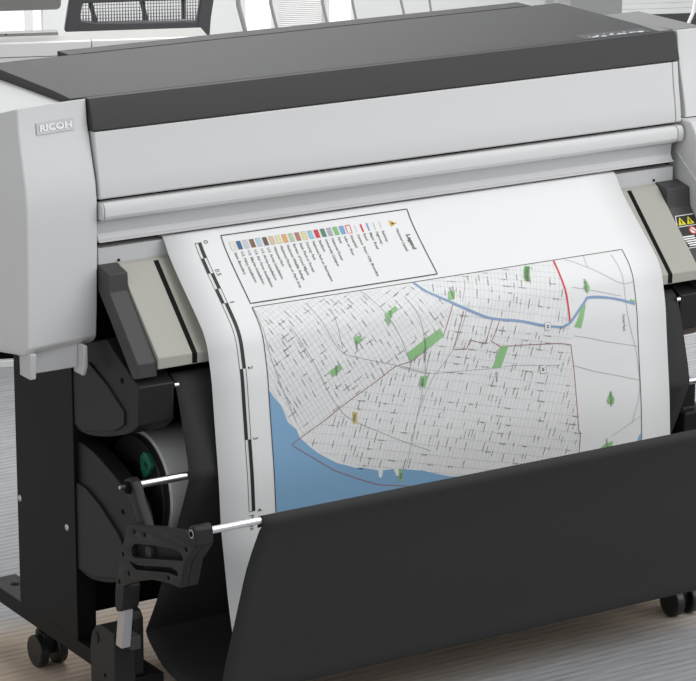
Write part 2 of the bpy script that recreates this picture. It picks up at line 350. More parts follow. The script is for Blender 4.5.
for mir in (False, True):
    arm = plate('basket_arm', [C_, SL, SL2]+[circle(y, z, .0040, 12)[::-1] for y, z in holes], -.171, -.158, BLACK2, P, .0012, mir)
    plate('arm_web', [[(-.185,-.412),(-.250,-.396),(-.378,-.369),(-.399,-.377),(-.399,-.382),(-.370,-.412),(-.352,-.459),(-.314,-.463),(-.250,-.477),(-.200,-.495)]], -.150, -.139, BLACK, arm, .0008, mir)
    bm = bmesh.new(); x0, x1 = (-.1575,-.139) if not mir else (1.053,1.0715)
    add_prism(bm, [(-.4008,-.377),(-.4008,-.3822),(-.3718,-.4124),(-.3536,-.4611),(-.3140,-.4650),(-.3140,-.4610),(-.3490,-.4575),(-.3660,-.4124),(-.3950,-.3800),(-.3950,-.377)], x0, x1)
    finish('arm_edge', bm, BLACK2, arm, .0006, smooth=40)
    cyl('arm_pin', (-.157,-.225,-.444), (-.1505,-.225,-.444), .010, CAPM, arm, mir)
    hd = prism('bar_holder', [(-.372,-.3690),(-.383,-.354),(-.390,-.3480),(-.398,-.3478),(-.4045,-.353),(-.4055,-.3775),(-.3960,-.3790)], -.1705, -.139, BLACK2, arm, .002, mir, smooth=40)
    cyl('bar_end_ring', (-.1712,-.394,-.3605), (-.1722,-.394,-.3605), .0070, SILVER, arm, mir)
    cyl('bar_end', (-.1716,-.394,-.3605), (-.1730,-.394,-.3605), .0048, VOID, arm, mir)
    lv = plate('bar_lever', [[(-.145,-.358),(-.147,-.346),(-.160,-.339),(-.174,-.342),(-.181,-.352),(-.190,-.372),(-.212,-.398),(-.222,-.420),(-.196,-.420),(-.182,-.400),(-.168,-.378),(-.152,-.370)]], -.156, -.140, BLACK2, P, .0015, mir)
    cyl('lever_ring', (-.1565,-.160,-.3550), (-.1600,-.160,-.3550), .0105, VOID, lv, mir, bevel=.001)
    cyl('lever_pin', (-.1600,-.158,-.3535), (-.1700,-.158,-.3535), .0038, CAPM, lv, mir)
    cyl('lever_cap', (-.1700,-.158,-.3535), (-.1710,-.158,-.3535), .0030, SILVER, lv, mir)
    prism('arm_boot', [(-.1372,-.525),(-.1600,-.515),(-.1680,-.519),(-.1615,-.5560),(-.1530,-.5650),(-.1400,-.5690),(-.1349,-.5607)], -.1715, -.141, BLACK, arm, .002, mir, smooth=40)
    prism('strut', [(-.1340,-.560),(-.1545,-.560),(-.1420,-.634),(-.1215,-.634)], -.1645, -.1480, SILVER, P, .0008, mir, label='silver strut')
    br = prism('foot_bracket', [(-.0312,-.6652),(-.0350,-.648),(-.0400,-.6374),(-.0533,-.6222),(-.0661,-.6165),(-.1155,-.6171),(-.1176,-.6409),(-.1176,-.745),(-.0312,-.745)], -.165, -.1265, BLACK2, P, .0015, mir, smooth=40)
    prism('bracket_clamp', [(-.1180,-.640),(-.1180,-.618),(-.1430,-.618),(-.1430,-.6405)], -.1475, -.1290, CAPM, br, .001, mir)
    cyl('bracket_knob', (-.1652,-.053,-.643), (-.1670,-.053,-.643), .010, BLACK, br, mir, bevel=.0005)
    cyl('bracket_hole', (-.1652,-.083,-.700), (-.1656,-.083,-.700), .0035, VOID, br, mir)
    prism('rear_tab', [(-.056,-.7067),(-.058,-.615),(-.064,-.598),(-.0736,-.5925),(-.0900,-.5960),(-.098,-.608),(-.098,-.7067)], -.120, -.100, BLACK, P, .002, mir, smooth=40)
# --- catch basket: one sheet of cloth from behind the guide, over the middle bar, along the bottom and up to the front bar
CL = smooth_line([(-.108,-.195),(-.129,-.215),(-.1560,-.300),(-.1660,-.338)], 3)[:-1]+[(-.1672,-.345),(-.1690,-.354),(-.1660,-.362)]
CL += smooth_line([(-.1600,-.378),(-.122,-.458),(-.085,-.532),(-.052,-.601),(-.014,-.664)], 3)[1:]+smooth_line([(-.0115,-.669),(-.015,-.676),(-.028,-.688),(-.069,-.712),(-.12,-.722),(-.19,-.722),(-.238,-.716),(-.255,-.708),(-.261,-.699)], 3)
CL += smooth_line([(-.265,-.690),(-.280,-.640),(-.318,-.540),(-.3520,-.452),(-.3920,-.378)], 3)+[(-.4010,-.368),(-.4016,-.3615),(-.3995,-.3560),(-.3940,-.3537),(-.3885,-.3560),(-.3866,-.3615),(-.3860,-.375)]
bm = bmesh.new(); nx = 40; g = []
for y, z in CL:
    g.append([bm.verts.new((-.050+1.014*i/nx, y, z)) for i in range(nx+1)])
for a, b in zip(g, g[1:]):
    for i in range(nx): bm.faces.new((a[i], a[i+1], b[i+1], b[i]))
cl = finish('catch_basket_cloth', bm, CLOTH, P, smooth=50, label='charcoal cloth sling that catches the print')
sm = cl.modifiers.new('s', 'SOLIDIFY'); sm.thickness = .0012; sm.offset = 0
for o in list(P.children):
    if o.name.startswith('caster'):
        o.matrix_parent_inverse = INV
        continue
    o.matrix_parent_inverse = INV
# ================================================================== MEDIA ROLL
R_ = empty('paper_roll', (.457, .008, -.425)); tag(R_, 'white paper roll with dark flange and green clip inside the printer stand', 'paper roll')
def rel(o, p): o.parent = p; o.matrix_parent_inverse = Matrix.Translation(-p.location); return o
rel(cyl('rolled_paper', (-.040,.008,-.425), (.954,.008,-.425), .100, ROLLP, None, seg=64, bevel=.001), R_)
fl = None
for s in (0, 1):
    xa, xb = (-.0535,-.0402) if not s else (.9542,.9675)
    fl = rel(cyl('flange', (xa,.008,-.425), (xb,.008,-.425), .094, BLACK2, None, seg=64, bevel=.002), R_)
    xo = xa-.006 if not s else xb+.006
    rel(cyl('hub', (xa if not s else xb,.008,-.425), (xo,.008,-.425), .050, VOID, None, seg=48, bevel=.002), R_)
rel(plate('flange_clip', [[(-.024,-.356),(-.036,-.345),(-.046,-.346),(-.062,-.364),(-.050,-.380),(-.034,-.392),(-.023,-.377)], circle(-.041,-.368,.006,14)[::-1]], -.062, -.0538, GREEN, None, .001, label='green clip'), R_)
# ================================================================== THE PRINTED MAP
PROF = [(.028,.0018),(.012,.0015),(0,0),(-.019,-.0245),(-.046,-.0515),(-.0945,-.0945),(-.118,-.116),(-.132,-.131),(-.143,-.150),(-.150,-.176),(-.157,-.208),(-.162,-.25),(-.168,-.30),(-.1765,-.37),(-.182,-.442),(-.190,-.49),(-.203,-.562),(-.215,-.611),(-.232,-.665),(-.240,-.700)]
# dense smooth profile; arc length zero at the slot
RAW = [PROF[0]]
acc = [0.]
for a, b in zip(PROF, PROF[1:]): acc.append(acc[-1]+math.hypot(b[0]-a[0], b[1]-a[1]))
KS = acc[2]
dense = smooth_line(PROF, 6); dacc = []
for i in range(len(PROF)-1):
    for k in range(6): dacc.append(acc[i]+(acc[i+1]-acc[i])*k/6-KS)
dacc.append(acc[-1]-KS)
import bisect
def paper(u, s, off=0.):
    i = min(max(bisect.bisect_right(dacc, s)-1, 0), len(dense)-2)
    t = (s-dacc[i])/(dacc[i+1]-dacc[i]); a, b = dense[i], dense[i+1]
    def nrm(j):
        p, q = dense[max(j-1,0)], dense[min(j+1,len(dense)-1)]; d = (q[0]-p[0], q[1]-p[1]); L = math.hypot(*d); return (d[1]/L, -d[0]/L)
    n0, n1 = nrm(i), nrm(i+1); ny = n0[0]+(n1[0]-n0[0])*t; nz = n0[1]+(n1[1]-n0[1])*t
    return Vector((u, a[0]+(b[0]-a[0])*t+ny*off, a[1]+(b[1]-a[1])*t+nz*off))
MP = empty('printed_map', (.457,0,0)); tag(MP, 'long white printed sheet with a coloured street map and legend feeding out of the printer', 'printed map')
def sheet(name, bm, m, off, label=None, sub=True, parent=None):
    """flat artwork in (u, s) laid on the curved sheet"""
    if sub:
        s0 = min(v.co.y for v in bm.verts); s1 = max(v.co.y for v in bm.verts)
        for s in dacc:
            if s0 < s < s1: bmesh.ops.bisect_plane(bm, geom=bm.verts[:]+bm.edges[:]+bm.faces[:], plane_co=(0,s,0), plane_no=(0,1,0))
    for v in bm.verts: v.co = paper(v.co.x, v.co.y, off)
    me = bpy.data.meshes.new(name); bm.to_mesh(me); bm.free(); me.materials.append(m); me.shade_smooth()
    o = link(bpy.data.objects.new(name, me), parent or MP)
    if label: o['label'] = label
    return o
bm = bmesh.new(); g = [[bm.verts.new(paper(.914*i/12, s)) for i in range(13)] for s in dacc]
for a, b in zip(g, g[1:]):
    for i in range(12): bm.faces.new((a[i], a[i+1], b[i+1], b[i]))
sh = finish('sheet', bm, PAPER, MP, smooth=60); so = sh.modifiers.new('s', 'SOLIDIFY'); so.thickness = .0003; so.offset = 0
def poly2(bm, pts):
    try: bm.faces.new([bm.verts.new((u, s, 0)) for u, s in pts])
    except ValueError: pass
def ribbon(bm, pts, w, step=.0045):
    q = []
    for a, b in zip(pts, pts[1:]):
        L = math.hypot(b[0]-a[0], b[1]-a[1]); n = max(1, int(L/step))
        for k in range(n): q.append((a[0]+(b[0]-a[0])*k/n, a[1]+(b[1]-a[1])*k/n))
    q.append(pts[-1]); prev = None
    for i, p in enumerate(q):
        a, b = q[max(i-1,0)], q[min(i+1,len(q)-1)]; dx, dy = b[0]-a[0], b[1]-a[1]; L = math.hypot(dx, dy) or 1
        nx_, ny_ = -dy/L*w/2, dx/L*w/2
        cur = (bm.verts.new((p[0]+nx_, p[1]+ny_, 0)), bm.verts.new((p[0]-nx_, p[1]-ny_, 0)))
        if prev: bm.faces.new((prev[0], prev[1], cur[1], cur[0]))
        prev = cur
def put_text(bm, s, u0, s0, size, align='LEFT', ang=90., bold=0.):
    vs, fs = text_mesh(s, size, align, bold); c, sn = math.cos(math.radians(ang)), math.sin(math.radians(ang))
    # reading direction (c, sn) in (u, s); the letters' tops point to (sn, -c)
    bv = [bm.verts.new((u0+x*c+y*sn, s0+x*sn-y*c, 0)) for x, y in vs]
    for f in fs:
        try: bm.faces.new([bv[i] for i in f])
        except ValueError: pass
def inside(p, poly):
    x, y = p; r = False; n = len(poly)
    for i in range(n):
        (x1, y1), (x2, y2) = poly[i], poly[i-1]
        if (y1 > y) != (y2 > y) and x < (x2-x1)*(y-y1)/(y2-y1)+x1: r = not r
    return r
SHORE = [(0.1024, 0.2942), (0.1114, 0.3058), (0.1246, 0.3232), (0.1352, 0.3532), (0.1507, 0.367), (0.1556, 0.3823), (0.1722, 0.3995), (0.1891, 0.4138), (0.2236, 0.4352), (0.2471, 0.4444), (0.2589, 0.449), (0.2694, 0.4544), (0.2744, 0.4516), (0.3019, 0.4599), (0.3037, 0.4708), (0.3084, 0.4737), (0.3127, 0.4617), (0.3322, 0.4629), (0.3377, 0.4744), (0.3449, 0.4767), (0.3492, 0.4658), (0.3919, 0.4751), (0.4202, 0.486), (0.4501, 0.4963), (0.4898, 0.503), (0.4859, 0.544), (0.0956, 0.5435)]
RED1 = [(0.3902, 0.5057), (0.3568, 0.4968), (0.3023, 0.4843), (0.2608, 0.4667), (0.217, 0.4461), (0.1391, 0.3925), (0.3477, 0.2927), (0.3817, 0.2885), (0.4485, 0.2534), (0.4764, 0.2008)]
RED2 = [(0.4936, 0.2193), (0.4645, 0.2805), (0.4911, 0.2844), (0.5002, 0.2689), (0.5291, 0.2808), (0.5498, 0.2407)]
RED3 = [(0.5625, 0.247), (0.5428, 0.2783), (0.5611, 0.2901), (0.5992, 0.2933), (0.6846, 0.3021), (0.7068, 0.3073), (0.7111, 0.3553), (0.715, 0.4576), (0.719, 0.4643), (0.7154, 0.4968), (0.7137, 0.5115)]
BLUE = [(0.415, 0.1504), (0.4329, 0.1747), (0.4757, 0.2031), (0.5395, 0.2361), (0.6029, 0.2518), (0.6454, 0.2642), (0.6863, 0.2737), (0.6873, 0.2749), (0.7092, 0.2674), (0.7417, 0.2384), (0.7535, 0.2312), (0.7995, 0.2387), (0.8484, 0.2561)]
REDRD = [(0.7039, 0.1524), (0.7031, 0.1882), (0.7065, 0.2248), (0.7073, 0.2659)]
PARKS = [
   [(0.3706, 0.2734), (0.4421, 0.2412), (0.4483, 0.2556), (0.3791, 0.2881)] ,
   [(0.4728, 0.181), (0.4869, 0.1816), (0.4804, 0.1967), (0.4669, 0.1971)] ,
   [(0.6432, 0.1542), (0.6529, 0.1569), (0.6374, 0.1872), (0.6277, 0.1842)] ,
   [(0.56, 0.2899), (0.5774, 0.2911), (0.5588, 0.3263), (0.5415, 0.3238)] ,
   [(0.3972, 0.3156), (0.4114, 0.3178), (0.4048, 0.3371), (0.3918, 0.3329)] ,
   [(0.2208, 0.2814), (0.2406, 0.2715), (0.246, 0.28), (0.226, 0.2925)] ,
   [(0.2725, 0.2325), (0.2848, 0.2306), (0.2895, 0.24), (0.2766, 0.2469)] ,
   [(0.3385, 0.2029), (0.3634, 0.1914), (0.3671, 0.199), (0.3493, 0.2072), (0.3469, 0.2209), (0.3401, 0.2178)] ,
   [(0.3432, 0.4647), (0.3505, 0.4649), (0.3506, 0.4857), (0.3431, 0.487)] ,
   [(0.641, 0.1545), (0.6511, 0.1597), (0.6338, 0.1877), (0.6288, 0.1769)] ,
   [(0.7428, 0.2132), (0.7522, 0.2), (0.7569, 0.2152), (0.751, 0.225)] ,
   [(0.7402, 0.2382), (0.7437, 0.2446), (0.7298, 0.2821), (0.7157, 0.2778)] ,
   [(0.8388, 0.2458), (0.8492, 0.2502), (0.8447, 0.2567), (0.8394, 0.2519)] ,
   [(0.777, 0.4164), (0.7857, 0.4015), (0.7938, 0.416), (0.7912, 0.4246), (0.7789, 0.4227)] ,
   [(0.7566, 0.5006), (0.7701, 0.4919), (0.7886, 0.4889), (0.7843, 0.5021)] ,
]
YEL = [(0.2597, 0.3548), (0.2691, 0.3579), (0.2662, 0.3767), (0.259, 0.3756)]
BL2 = [(0.8492, 0.4841), (0.8437, 0.4918), (0.8396, 0.5021), (0.8499, 0.5025)]
GREY = [
   [(0.7268, 0.1539), (0.7706, 0.1817), (0.7994, 0.2017), (0.8283, 0.2177), (0.8505, 0.2165)] ,
   [(0.7668, 0.153), (0.7648, 0.1788)] ,
   [(0.8236, 0.1599), (0.8292, 0.1996), (0.8306, 0.2714), (0.8462, 0.3456), (0.8484, 0.4123), (0.83, 0.464)] ,
   [(0.7212, 0.2092), (0.7797, 0.2259), (0.8215, 0.2381)] ,
   [(0.7148, 0.2936), (0.7502, 0.3029), (0.8001, 0.3179), (0.8492, 0.3322)] ,
   [(0.7116, 0.3465), (0.7755, 0.3681), (0.8507, 0.3927)] ,
   [(0.7853, 0.4799), (0.8489, 0.4549)] ,
   [(0.3576, 0.2953), (0.3884, 0.3062), (0.4196, 0.3145), (0.4887, 0.3204), (0.5479, 0.3256), (0.5807, 0.3264), (0.6822, 0.3416)] ,
   [(0.5153, 0.164), (0.4943, 0.2034)] ,
   [(0.3909, 0.1862), (0.4086, 0.2342), (0.406, 0.3192)] ,
   [(0.5071, 0.2053), (0.4645, 0.2805), (0.4188, 0.3257), (0.383, 0.3886)] ,
   [(0.1047, 0.1486), (0.114, 0.2476), (0.1515, 0.3558)] ,
   [(0.2027, 0.1588), (0.2408, 0.2458), (0.2799, 0.267), (0.3479, 0.2901), (0.4163, 0.3135)] ,
   [(0.1962, 0.27), (0.2406, 0.3544), (0.3221, 0.4041), (0.4085, 0.4448)] ,
   [(0.2422, 0.1773), (0.2496, 0.2471)] ,
   [(0.4188, 0.277), (0.3695, 0.433), (0.3553, 0.4678)] ,
   [(0.3105, 0.1517), (0.3552, 0.2262), (0.3783, 0.292)] ,
   [(0.1581, 0.1978), (0.1962, 0.27)] ,
]
SIGN = [(0.6604, 0.2686), (0.6459, 0.3426), (0.8217, 0.2851)]
NAMES = [(0.7484, 0.2099), (0.7858, 0.4147), (0.8217, 0.2851), (0.7751, 0.4945), (0.2767, 0.2459), (0.2339, 0.2818), (0.3501, 0.2046), (0.4068, 0.2805), (0.4098, 0.2657), (0.4001, 0.3274), (0.5497, 0.341), (0.6373, 0.1778), (0.2626, 0.3657), (0.3474, 0.4771), (0.4792, 0.1846)]
REGW = [(0.1034, 0.1535), (0.4134, 0.1543), (0.4585, 0.1944), (0.4756, 0.204), (0.4485, 0.253), (0.3479, 0.2926), (0.1509, 0.3865), (0.1061, 0.2977), (0.1018, 0.2607)]
REGM = [(0.3479, 0.2926), (0.4471, 0.2545), (0.4783, 0.2079), (0.5388, 0.2368), (0.6048, 0.253), (0.6862, 0.2749), (0.7087, 0.2294), (0.7089, 0.3554), (0.7183, 0.4775), (0.715, 0.5037), (0.4866, 0.5025), (0.4202, 0.486), (0.2786, 0.4518), (0.1895, 0.4131), (0.1548, 0.3855)]
REGN = [(0.4189, 0.151), (0.7022, 0.1528), (0.7054, 0.2237), (0.706, 0.2655), (0.605, 0.2513), (0.539, 0.2352), (0.4538, 0.1902)]
# land a shade darker than the bare paper, inside the neat line
SMAX = .535
bm = bmesh.new(); poly2(bm, [(.1035,.1505),(.851,.1505),(.851,SMAX),(.1035,SMAX)]); sheet('land', bm, INKA, .00030)
bm = bmesh.new()
PIER = [(.3037,.4708),(.3084,.4737),(.3377,.4744),(.3449,.4767)]
shore = [(.1036,.2942)]+[p for p in SHORE[1:-2] if p not in PIER]
poly2(bm, shore+[(.4859,.5340),(.1036,.5340)]); bmesh.ops.triangulate(bm, faces=bm.faces); sheet('water', bm, INKW, .0005, 'blue water')
for q in ([(.3030,.4590),(.3125,.4600),(.3112,.4690),(.3084,.4740),(.3040,.4715)], [(.3330,.4615),(.3490,.4640),(.3449,.4767),(.3385,.4750)]):
    bm = bmesh.new(); poly2(bm, q); sheet('pier', bm, INKA, .0007)
bm = bmesh.new(); poly2(bm, BL2); sheet('water', bm, INKW, .0005)
for q in PARKS:
    bm = bmesh.new(); poly2(bm, q); bmesh.ops.triangulate(bm, faces=bm.faces); sheet('park_area', bm, INKG, .0009, 'green park area')
bm = bmesh.new(); poly2(bm, YEL); sheet('yellow_block', bm, INKY, .0009)
# streets
WATER = shore+[(.4859,.5340),(.1036,.5340)]
def streets(bm, region, ang, gap, w, jit=.25):
    a = math.radians(ang); d = (math.cos(a), math.sin(a)); n = (-d[1], d[0])
    cs = [p[0]*n[0]+p[1]*n[1] for p in region]; ds = [p[0]*d[0]+p[1]*d[1] for p in region]
    c = min(cs); out = []
    while c < max(cs):
        c += gap*random.uniform(1-jit, 1+jit); t = min(ds); run = None
        while t < max(ds)+.004:
            p = (d[0]*t+n[0]*c, d[1]*t+n[1]*c)
            ok = inside(p, region) and not inside(p, WATER) and random.random() > .012
            if ok and run is None: run = p
            if not ok and run is not None:
                if math.hypot(p[0]-run[0], p[1]-run[1]) > .012: ribbon(bm, [run, p], w); out.append((run, p))
                run = None
            t += .003
    return out
REGR = [(.486,.50),(.42,.486),(.44,.40),(.56,.34),(.7100,.345),(.7180,.4775),(.7150,.5340),(.486,.5340)]
bm = bmesh.new(); ST_ = []
ST_ += streets(bm, REGW, -25.6, .0100, .0005); ST_ += streets(bm, REGW, 62, .0085, .0005)
ST_ += streets(bm, REGM, 112, .0078, .0005); ST_ += streets(bm, REGM, 14, .0150, .0005)
ST_ += streets(bm, REGN, 108, .0078, .0005); ST_ += streets(bm, REGN, 14, .0140, .0005)
sheet('streets', bm, INKS, .0007, sub=False)
bm = bmesh.new()
for q in GREY: ribbon(bm, smooth_line(q, 4), .0009)
sheet('main_roads', bm, INKL, .0008, sub=False)
# street names, too small to read: rows of letter-sized ticks set along the streets
bm = bmesh.new()
def ticks(bm, p, d, L, h=.0019):
    t = 0; n = (-d[1], d[0])
    while t < L:
        w = random.choice((.0007,.0010,.0012)); hh = h*random.uniform(.65, 1.1); x, y = p[0]+d[0]*t, p[1]+d[1]*t
        poly2(bm, [(x,y),(x+d[0]*w,y+d[1]*w),(x+d[0]*w+n[0]*hh,y+d[1]*w+n[1]*hh),(x+n[0]*hh,y+n[1]*hh)])
        t += w+.0005+(.0014 if random.random() < .1 else 0)
for a, b in ST_:
    L = math.hypot(b[0]-a[0], b[1]-a[1]); d = ((b[0]-a[0])/L, (b[1]-a[1])/L)
    t = random.uniform(.002, .04)
    while t+.014 < L:
        ln = random.uniform(.006, .016)
        p = (a[0]+d[0]*t, a[1]+d[1]*t)
        if random.random() < (.62 if abs(d[1]) > .6 else .34): ticks(bm, p, d, ln)
        t += ln+random.uniform(.008, .045)
sheet('street_names', bm, INKN, .0010, sub=False)
bm = bmesh.new()
for q in (RED1, RED2, RED3): ribbon(bm, q, .0014)
sheet('district_boundary', bm, INKR, .0007, sub=False)
bm = bmesh.new(); ribbon(bm, smooth_line(BLUE, 5), .0044); sheet('highway', bm, INKB, .0010, 'blue highway line', sub=False)
bm = bmesh.new(); ribbon(bm, smooth_line(REDRD, 5), .0032); sheet('trunk_road', bm, INKRD, .0011, 'red road line', sub=False)
bm = bmesh.new()
for u, s in SIGN[:2]:
    bm = bmesh.new(); poly2(bm, [(u-.006,s-.0065),(u+.006,s-.0065),(u+.006,s+.0065),(u-.006,s+.0065)]); sheet('route_shield', bm, LOGOW, .0012)
bm = bmesh.new()
for u, s in SIGN[:2]:
    ribbon(bm, [(u-.006,s-.0065),(u+.006,s-.0065),(u+.006,s+.0065),(u-.006,s+.0065),(u-.006,s-.0065)], .0007); put_text(bm, '38', u-.0026, s, .0075, 'CENTER', 90, .0003)
    sheet('shield_outline', bm, INKT, .0014, sub=False); bm = bmesh.new()
NAME = ['Hill Park','Oak Field','Forest Park','Lake Park','Green','Square','Park','Terrace','Commons','Ridge','Grove','Heights','Plaza','Pier','Gardens']
for (u, s), nm in zip(NAMES, NAME):
    bm = bmesh.new(); put_text(bm, nm, u-.002, s, .0064, 'CENTER', 90, .0001); sheet('place_name', bm, INKT, .0014, sub=False)
# neat lines
bm = bmesh.new(); ribbon(bm, [(.1035,SMAX),(.1035,.1500),(.8510,.1515),(.8510,SMAX)], .0013); ribbon(bm, [(.104,.0125),(.4685,.0130),(.4685,.1425),(.104,.1425),(.104,.0125)], .0017)
sheet('frame_lines', bm, INKK, .0009, sub=False)
# legend
cols = [(.82,.74,.68),(.03,.12,.29),(.55,.60,.68),(.22,.11,.05),(.42,.60,.72),(.14,.09,.06),(.66,.52,.34),(.74,.70,.38),(.74,.38,.12),(.44,.58,.38),(.46,.18,.12),(.72,.68,.32),(.28,.54,.66),(.66,.03,.05),(.09,.22,.14),(.42,.42,.44),(.22,.52,.18),(.18,.38,.66)]
for i, c in enumerate(cols):
    u = .1191+.01247*i
    bm = bmesh.new(); poly2(bm, [(u-.0042,.0250),(u+.0042,.0250),(u+.0042,.0412),(u-.0042,.0412)]); sheet('legend_swatch', bm, ink('swatch', c), .0005)
bm = bmesh.new()
for i in range(18):
    u = .1191+.01247*i; ribbon(bm, [(u-.0042,.0250),(u+.0042,.0250),(u+.0042,.0412),(u-.0042,.0412),(u-.0042,.0250)], .0005)
sheet('swatch_outlines', bm, INKL, .0007, sub=False)
bm = bmesh.new(); ribbon(bm, [(.3395,.0255),(.3480,.0255),(.3480,.0410),(.3395,.0410),(.3395,.0255)], .0014); ribbon(bm, [(.3693,.0265),(.3693,.0425)], .0034); sheet('legend_red_lines', bm, INKRD, .0007, sub=False)
bm = bmesh.new(); ribbon(bm, [(.3816,.0260),(.3816,.0420)], .0030); sheet('legend_blue_line', bm, INKB, .0007, sub=False)
bm = bmesh.new(); bm.free()
for u_, w_ in ((.3942,.0012),(.3572,.0008),(.4061,.0008)):
    bm = bmesh.new(); ribbon(bm, [(u_,.0265),(u_,.0410)], w_); sheet('legend_grey_line', bm, INKL, .0007, sub=False)
bm = bmesh.new(); poly2(bm, [(.4255,.0405),(.4255,.0270),(.4400,.0338)]); sheet('legend_marker', bm, mat('ink_orange', (.76,.46,.08), .55), .0006)
bm = bmesh.new(); poly2(bm, [(.4285,.0365),(.4285,.0310),(.4345,.0338)]); sheet('marker_core', bm, INKK, .0008)
LB = ['State Boundary','U.S. Navy Installation','U.S. Marine Installation','U.S. Air Force Installation','U.S. Army Installation','U.S. Army Installation','National Park','National Forest or Park Area','National Wildlife Refuge','Bureau of Land Mgmt','State Park or Forest','County Park','National Park or Recreation','Stadium','University Campus','National Forest','Park','Lake or River','Hospital','Census Tract / City Boundary','Road','Major Road','Highway','Railway','Street','County Seat']
US = [.1191+.01247*i for i in range(18)]+[.3437,.3572,.3693,.3816,.3942,.4061]
for u, t in list(zip(US, LB))+[(.4345, 'National Capital')]:
    bm = bmesh.new(); put_text(bm, t, u-.0022, .0460, .0070, 'LEFT', 90, .00012); sheet('legend_entry', bm, INKT, .0008, sub=False)
bm = bmesh.new()
put_text(bm, 'Legend', .4468, .0600, .0105, 'LEFT', 90, .0005)
sheet('legend_heading', bm, INKT, .0008, sub=False)
# scale bar: 0, 0.5, 1, 2, 3, 4 miles
bm = bmesh.new(); S0, U0, U1 = .0192, .0533, .0645; mile = .1170
def seg(a, b, right): UM = (U0+U1)/2; poly2(bm, [(UM if right else U0,a),(U1 if right else UM,a),(U1 if right else UM,b),(UM if right else U0,b)])
for i in range(4): seg(S0+mile*i/4, S0+mile*(i+1)/4, i % 2 == 0)
for i in range(3): seg(S0+mile*(i+1), S0+mile*(i+2), i % 2 == 0)
sheet('scale_bar', bm, INKK, .0006)
bm = bmesh.new(); E1 = S0+mile*4; ribbon(bm, [(U0,S0),(U1,S0),(U1,E1),(U0,E1),(U0,S0)], .0009); ribbon(bm, [((U0+U1)/2,S0),((U0+U1)/2,E1)], .0006)
for t, v in (('0',0),('0.5',.5),('1',1),('2',2),('3',3),('4',4)): put_text(bm, t, .0690, S0+mile*v-(.0 if v else 0), .0120, 'CENTER', 90)
put_text(bm, 'Miles', .0535, E1+.006, .0125, 'LEFT', 90)
sheet('scale_lettering', bm, INKK, .0008, sub=False)
for o in MP.children: o.matrix_parent_inverse = Matrix.Translation(-MP.location)

# ================================================================== THE ROOM
def carpet():
    m = bpy.data.materials.new('carpet'); m.use_nodes = True; nt = m.node_tree; N = nt.nodes; L = nt.links; b = N['Principled BSDF']
    b.inputs['Roughness'].default_value = .85; b.inputs['Specular IOR Level'].default_value = .2
    tc = N.new('ShaderNodeTexCoord')
    def noise(scale, sx, sy, det=3, rot=0.):
        mp = N.new('ShaderNodeMapping'); mp.inputs['Scale'].default_value = (sx, sy, 1); mp.inputs['Rotation'].default_value = (0,0,rot); nz = N.new('ShaderNodeTexNoise'); nz.inputs['Scale'].default_value = scale; nz.inputs['Detail'].default_value = det
        L.new(tc.outputs['Object'], mp.inputs['Vector']); L.new(mp.outputs['Vector'], nz.inputs['Vector']); return nz
    nf = noise(1, 14, 120, 2)
    wv = N.new('ShaderNodeTexWave'); wv.wave_type = 'BANDS'; wv.bands_direction = 'Y'; wv.inputs['Scale'].default_value = 16; wv.inputs['Distortion'].default_value = 3.5; wv.inputs['Detail'].default_value = 2; wv.inputs['Detail Scale'].default_value = .5
    mpw = N.new('ShaderNodeMapping'); mpw.inputs['Scale'].default_value = (.35, 1, 1); L.new(tc.outputs['Object'], mpw.inputs['Vector']); L.new(mpw.outputs['Vector'], wv.inputs['Vector'])
    n1 = N.new('ShaderNodeMix'); n1.data_type = 'FLOAT'; n1.inputs[0].default_value = .76; L.new(wv.outputs['Fac'], n1.inputs[2]); L.new(nf.outputs['Fac'], n1.inputs[3]); n2 = noise(3, 1, 6, 2)
    r = N.new('ShaderNodeValToRGB'); r.color_ramp.elements[0].position = .15; r.color_ramp.elements[0].color = (.29,.295,.305,1); r.color_ramp.elements[1].position = .85; r.color_ramp.elements[1].color = (.53,.537,.55,1)
    L.new(n1.outputs[0], r.inputs['Fac'])
    # brown tint of the shade under the printer, painted in at the grey's lightness
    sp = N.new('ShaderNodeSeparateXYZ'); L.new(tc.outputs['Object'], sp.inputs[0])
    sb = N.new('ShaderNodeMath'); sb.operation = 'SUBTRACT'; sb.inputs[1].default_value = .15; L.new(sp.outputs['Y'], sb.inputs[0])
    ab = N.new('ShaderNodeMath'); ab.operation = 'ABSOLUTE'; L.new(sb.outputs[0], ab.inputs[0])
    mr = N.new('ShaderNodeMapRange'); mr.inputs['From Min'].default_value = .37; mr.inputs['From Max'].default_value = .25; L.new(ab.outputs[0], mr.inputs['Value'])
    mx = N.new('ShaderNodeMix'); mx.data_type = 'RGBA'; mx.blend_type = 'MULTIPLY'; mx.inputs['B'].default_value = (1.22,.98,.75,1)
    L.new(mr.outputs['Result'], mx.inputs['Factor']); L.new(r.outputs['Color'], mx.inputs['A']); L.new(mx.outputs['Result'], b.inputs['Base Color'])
    bp = N.new('ShaderNodeBump'); bp.inputs['Strength'].default_value = .4; bp.inputs['Distance'].default_value = .003; L.new(n1.outputs[0], bp.inputs['Height']); L.new(bp.outputs['Normal'], b.inputs['Normal'])
    return m
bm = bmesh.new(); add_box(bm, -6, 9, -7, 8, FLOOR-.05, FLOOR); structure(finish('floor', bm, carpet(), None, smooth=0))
TH = math.atan2(-.356, .934); O3 = Vector((.6336, 1.9785, FLOOR))
WALLM = mat('wall_paint', (.78,.78,.77), .7, noise=.02, nscale=4); DESKM = mat('desk_white', (.80,.80,.79), .45, noise=.01); DTOP = mat('desk_top', (.46,.46,.44), .4, noise=.02, nscale=10)
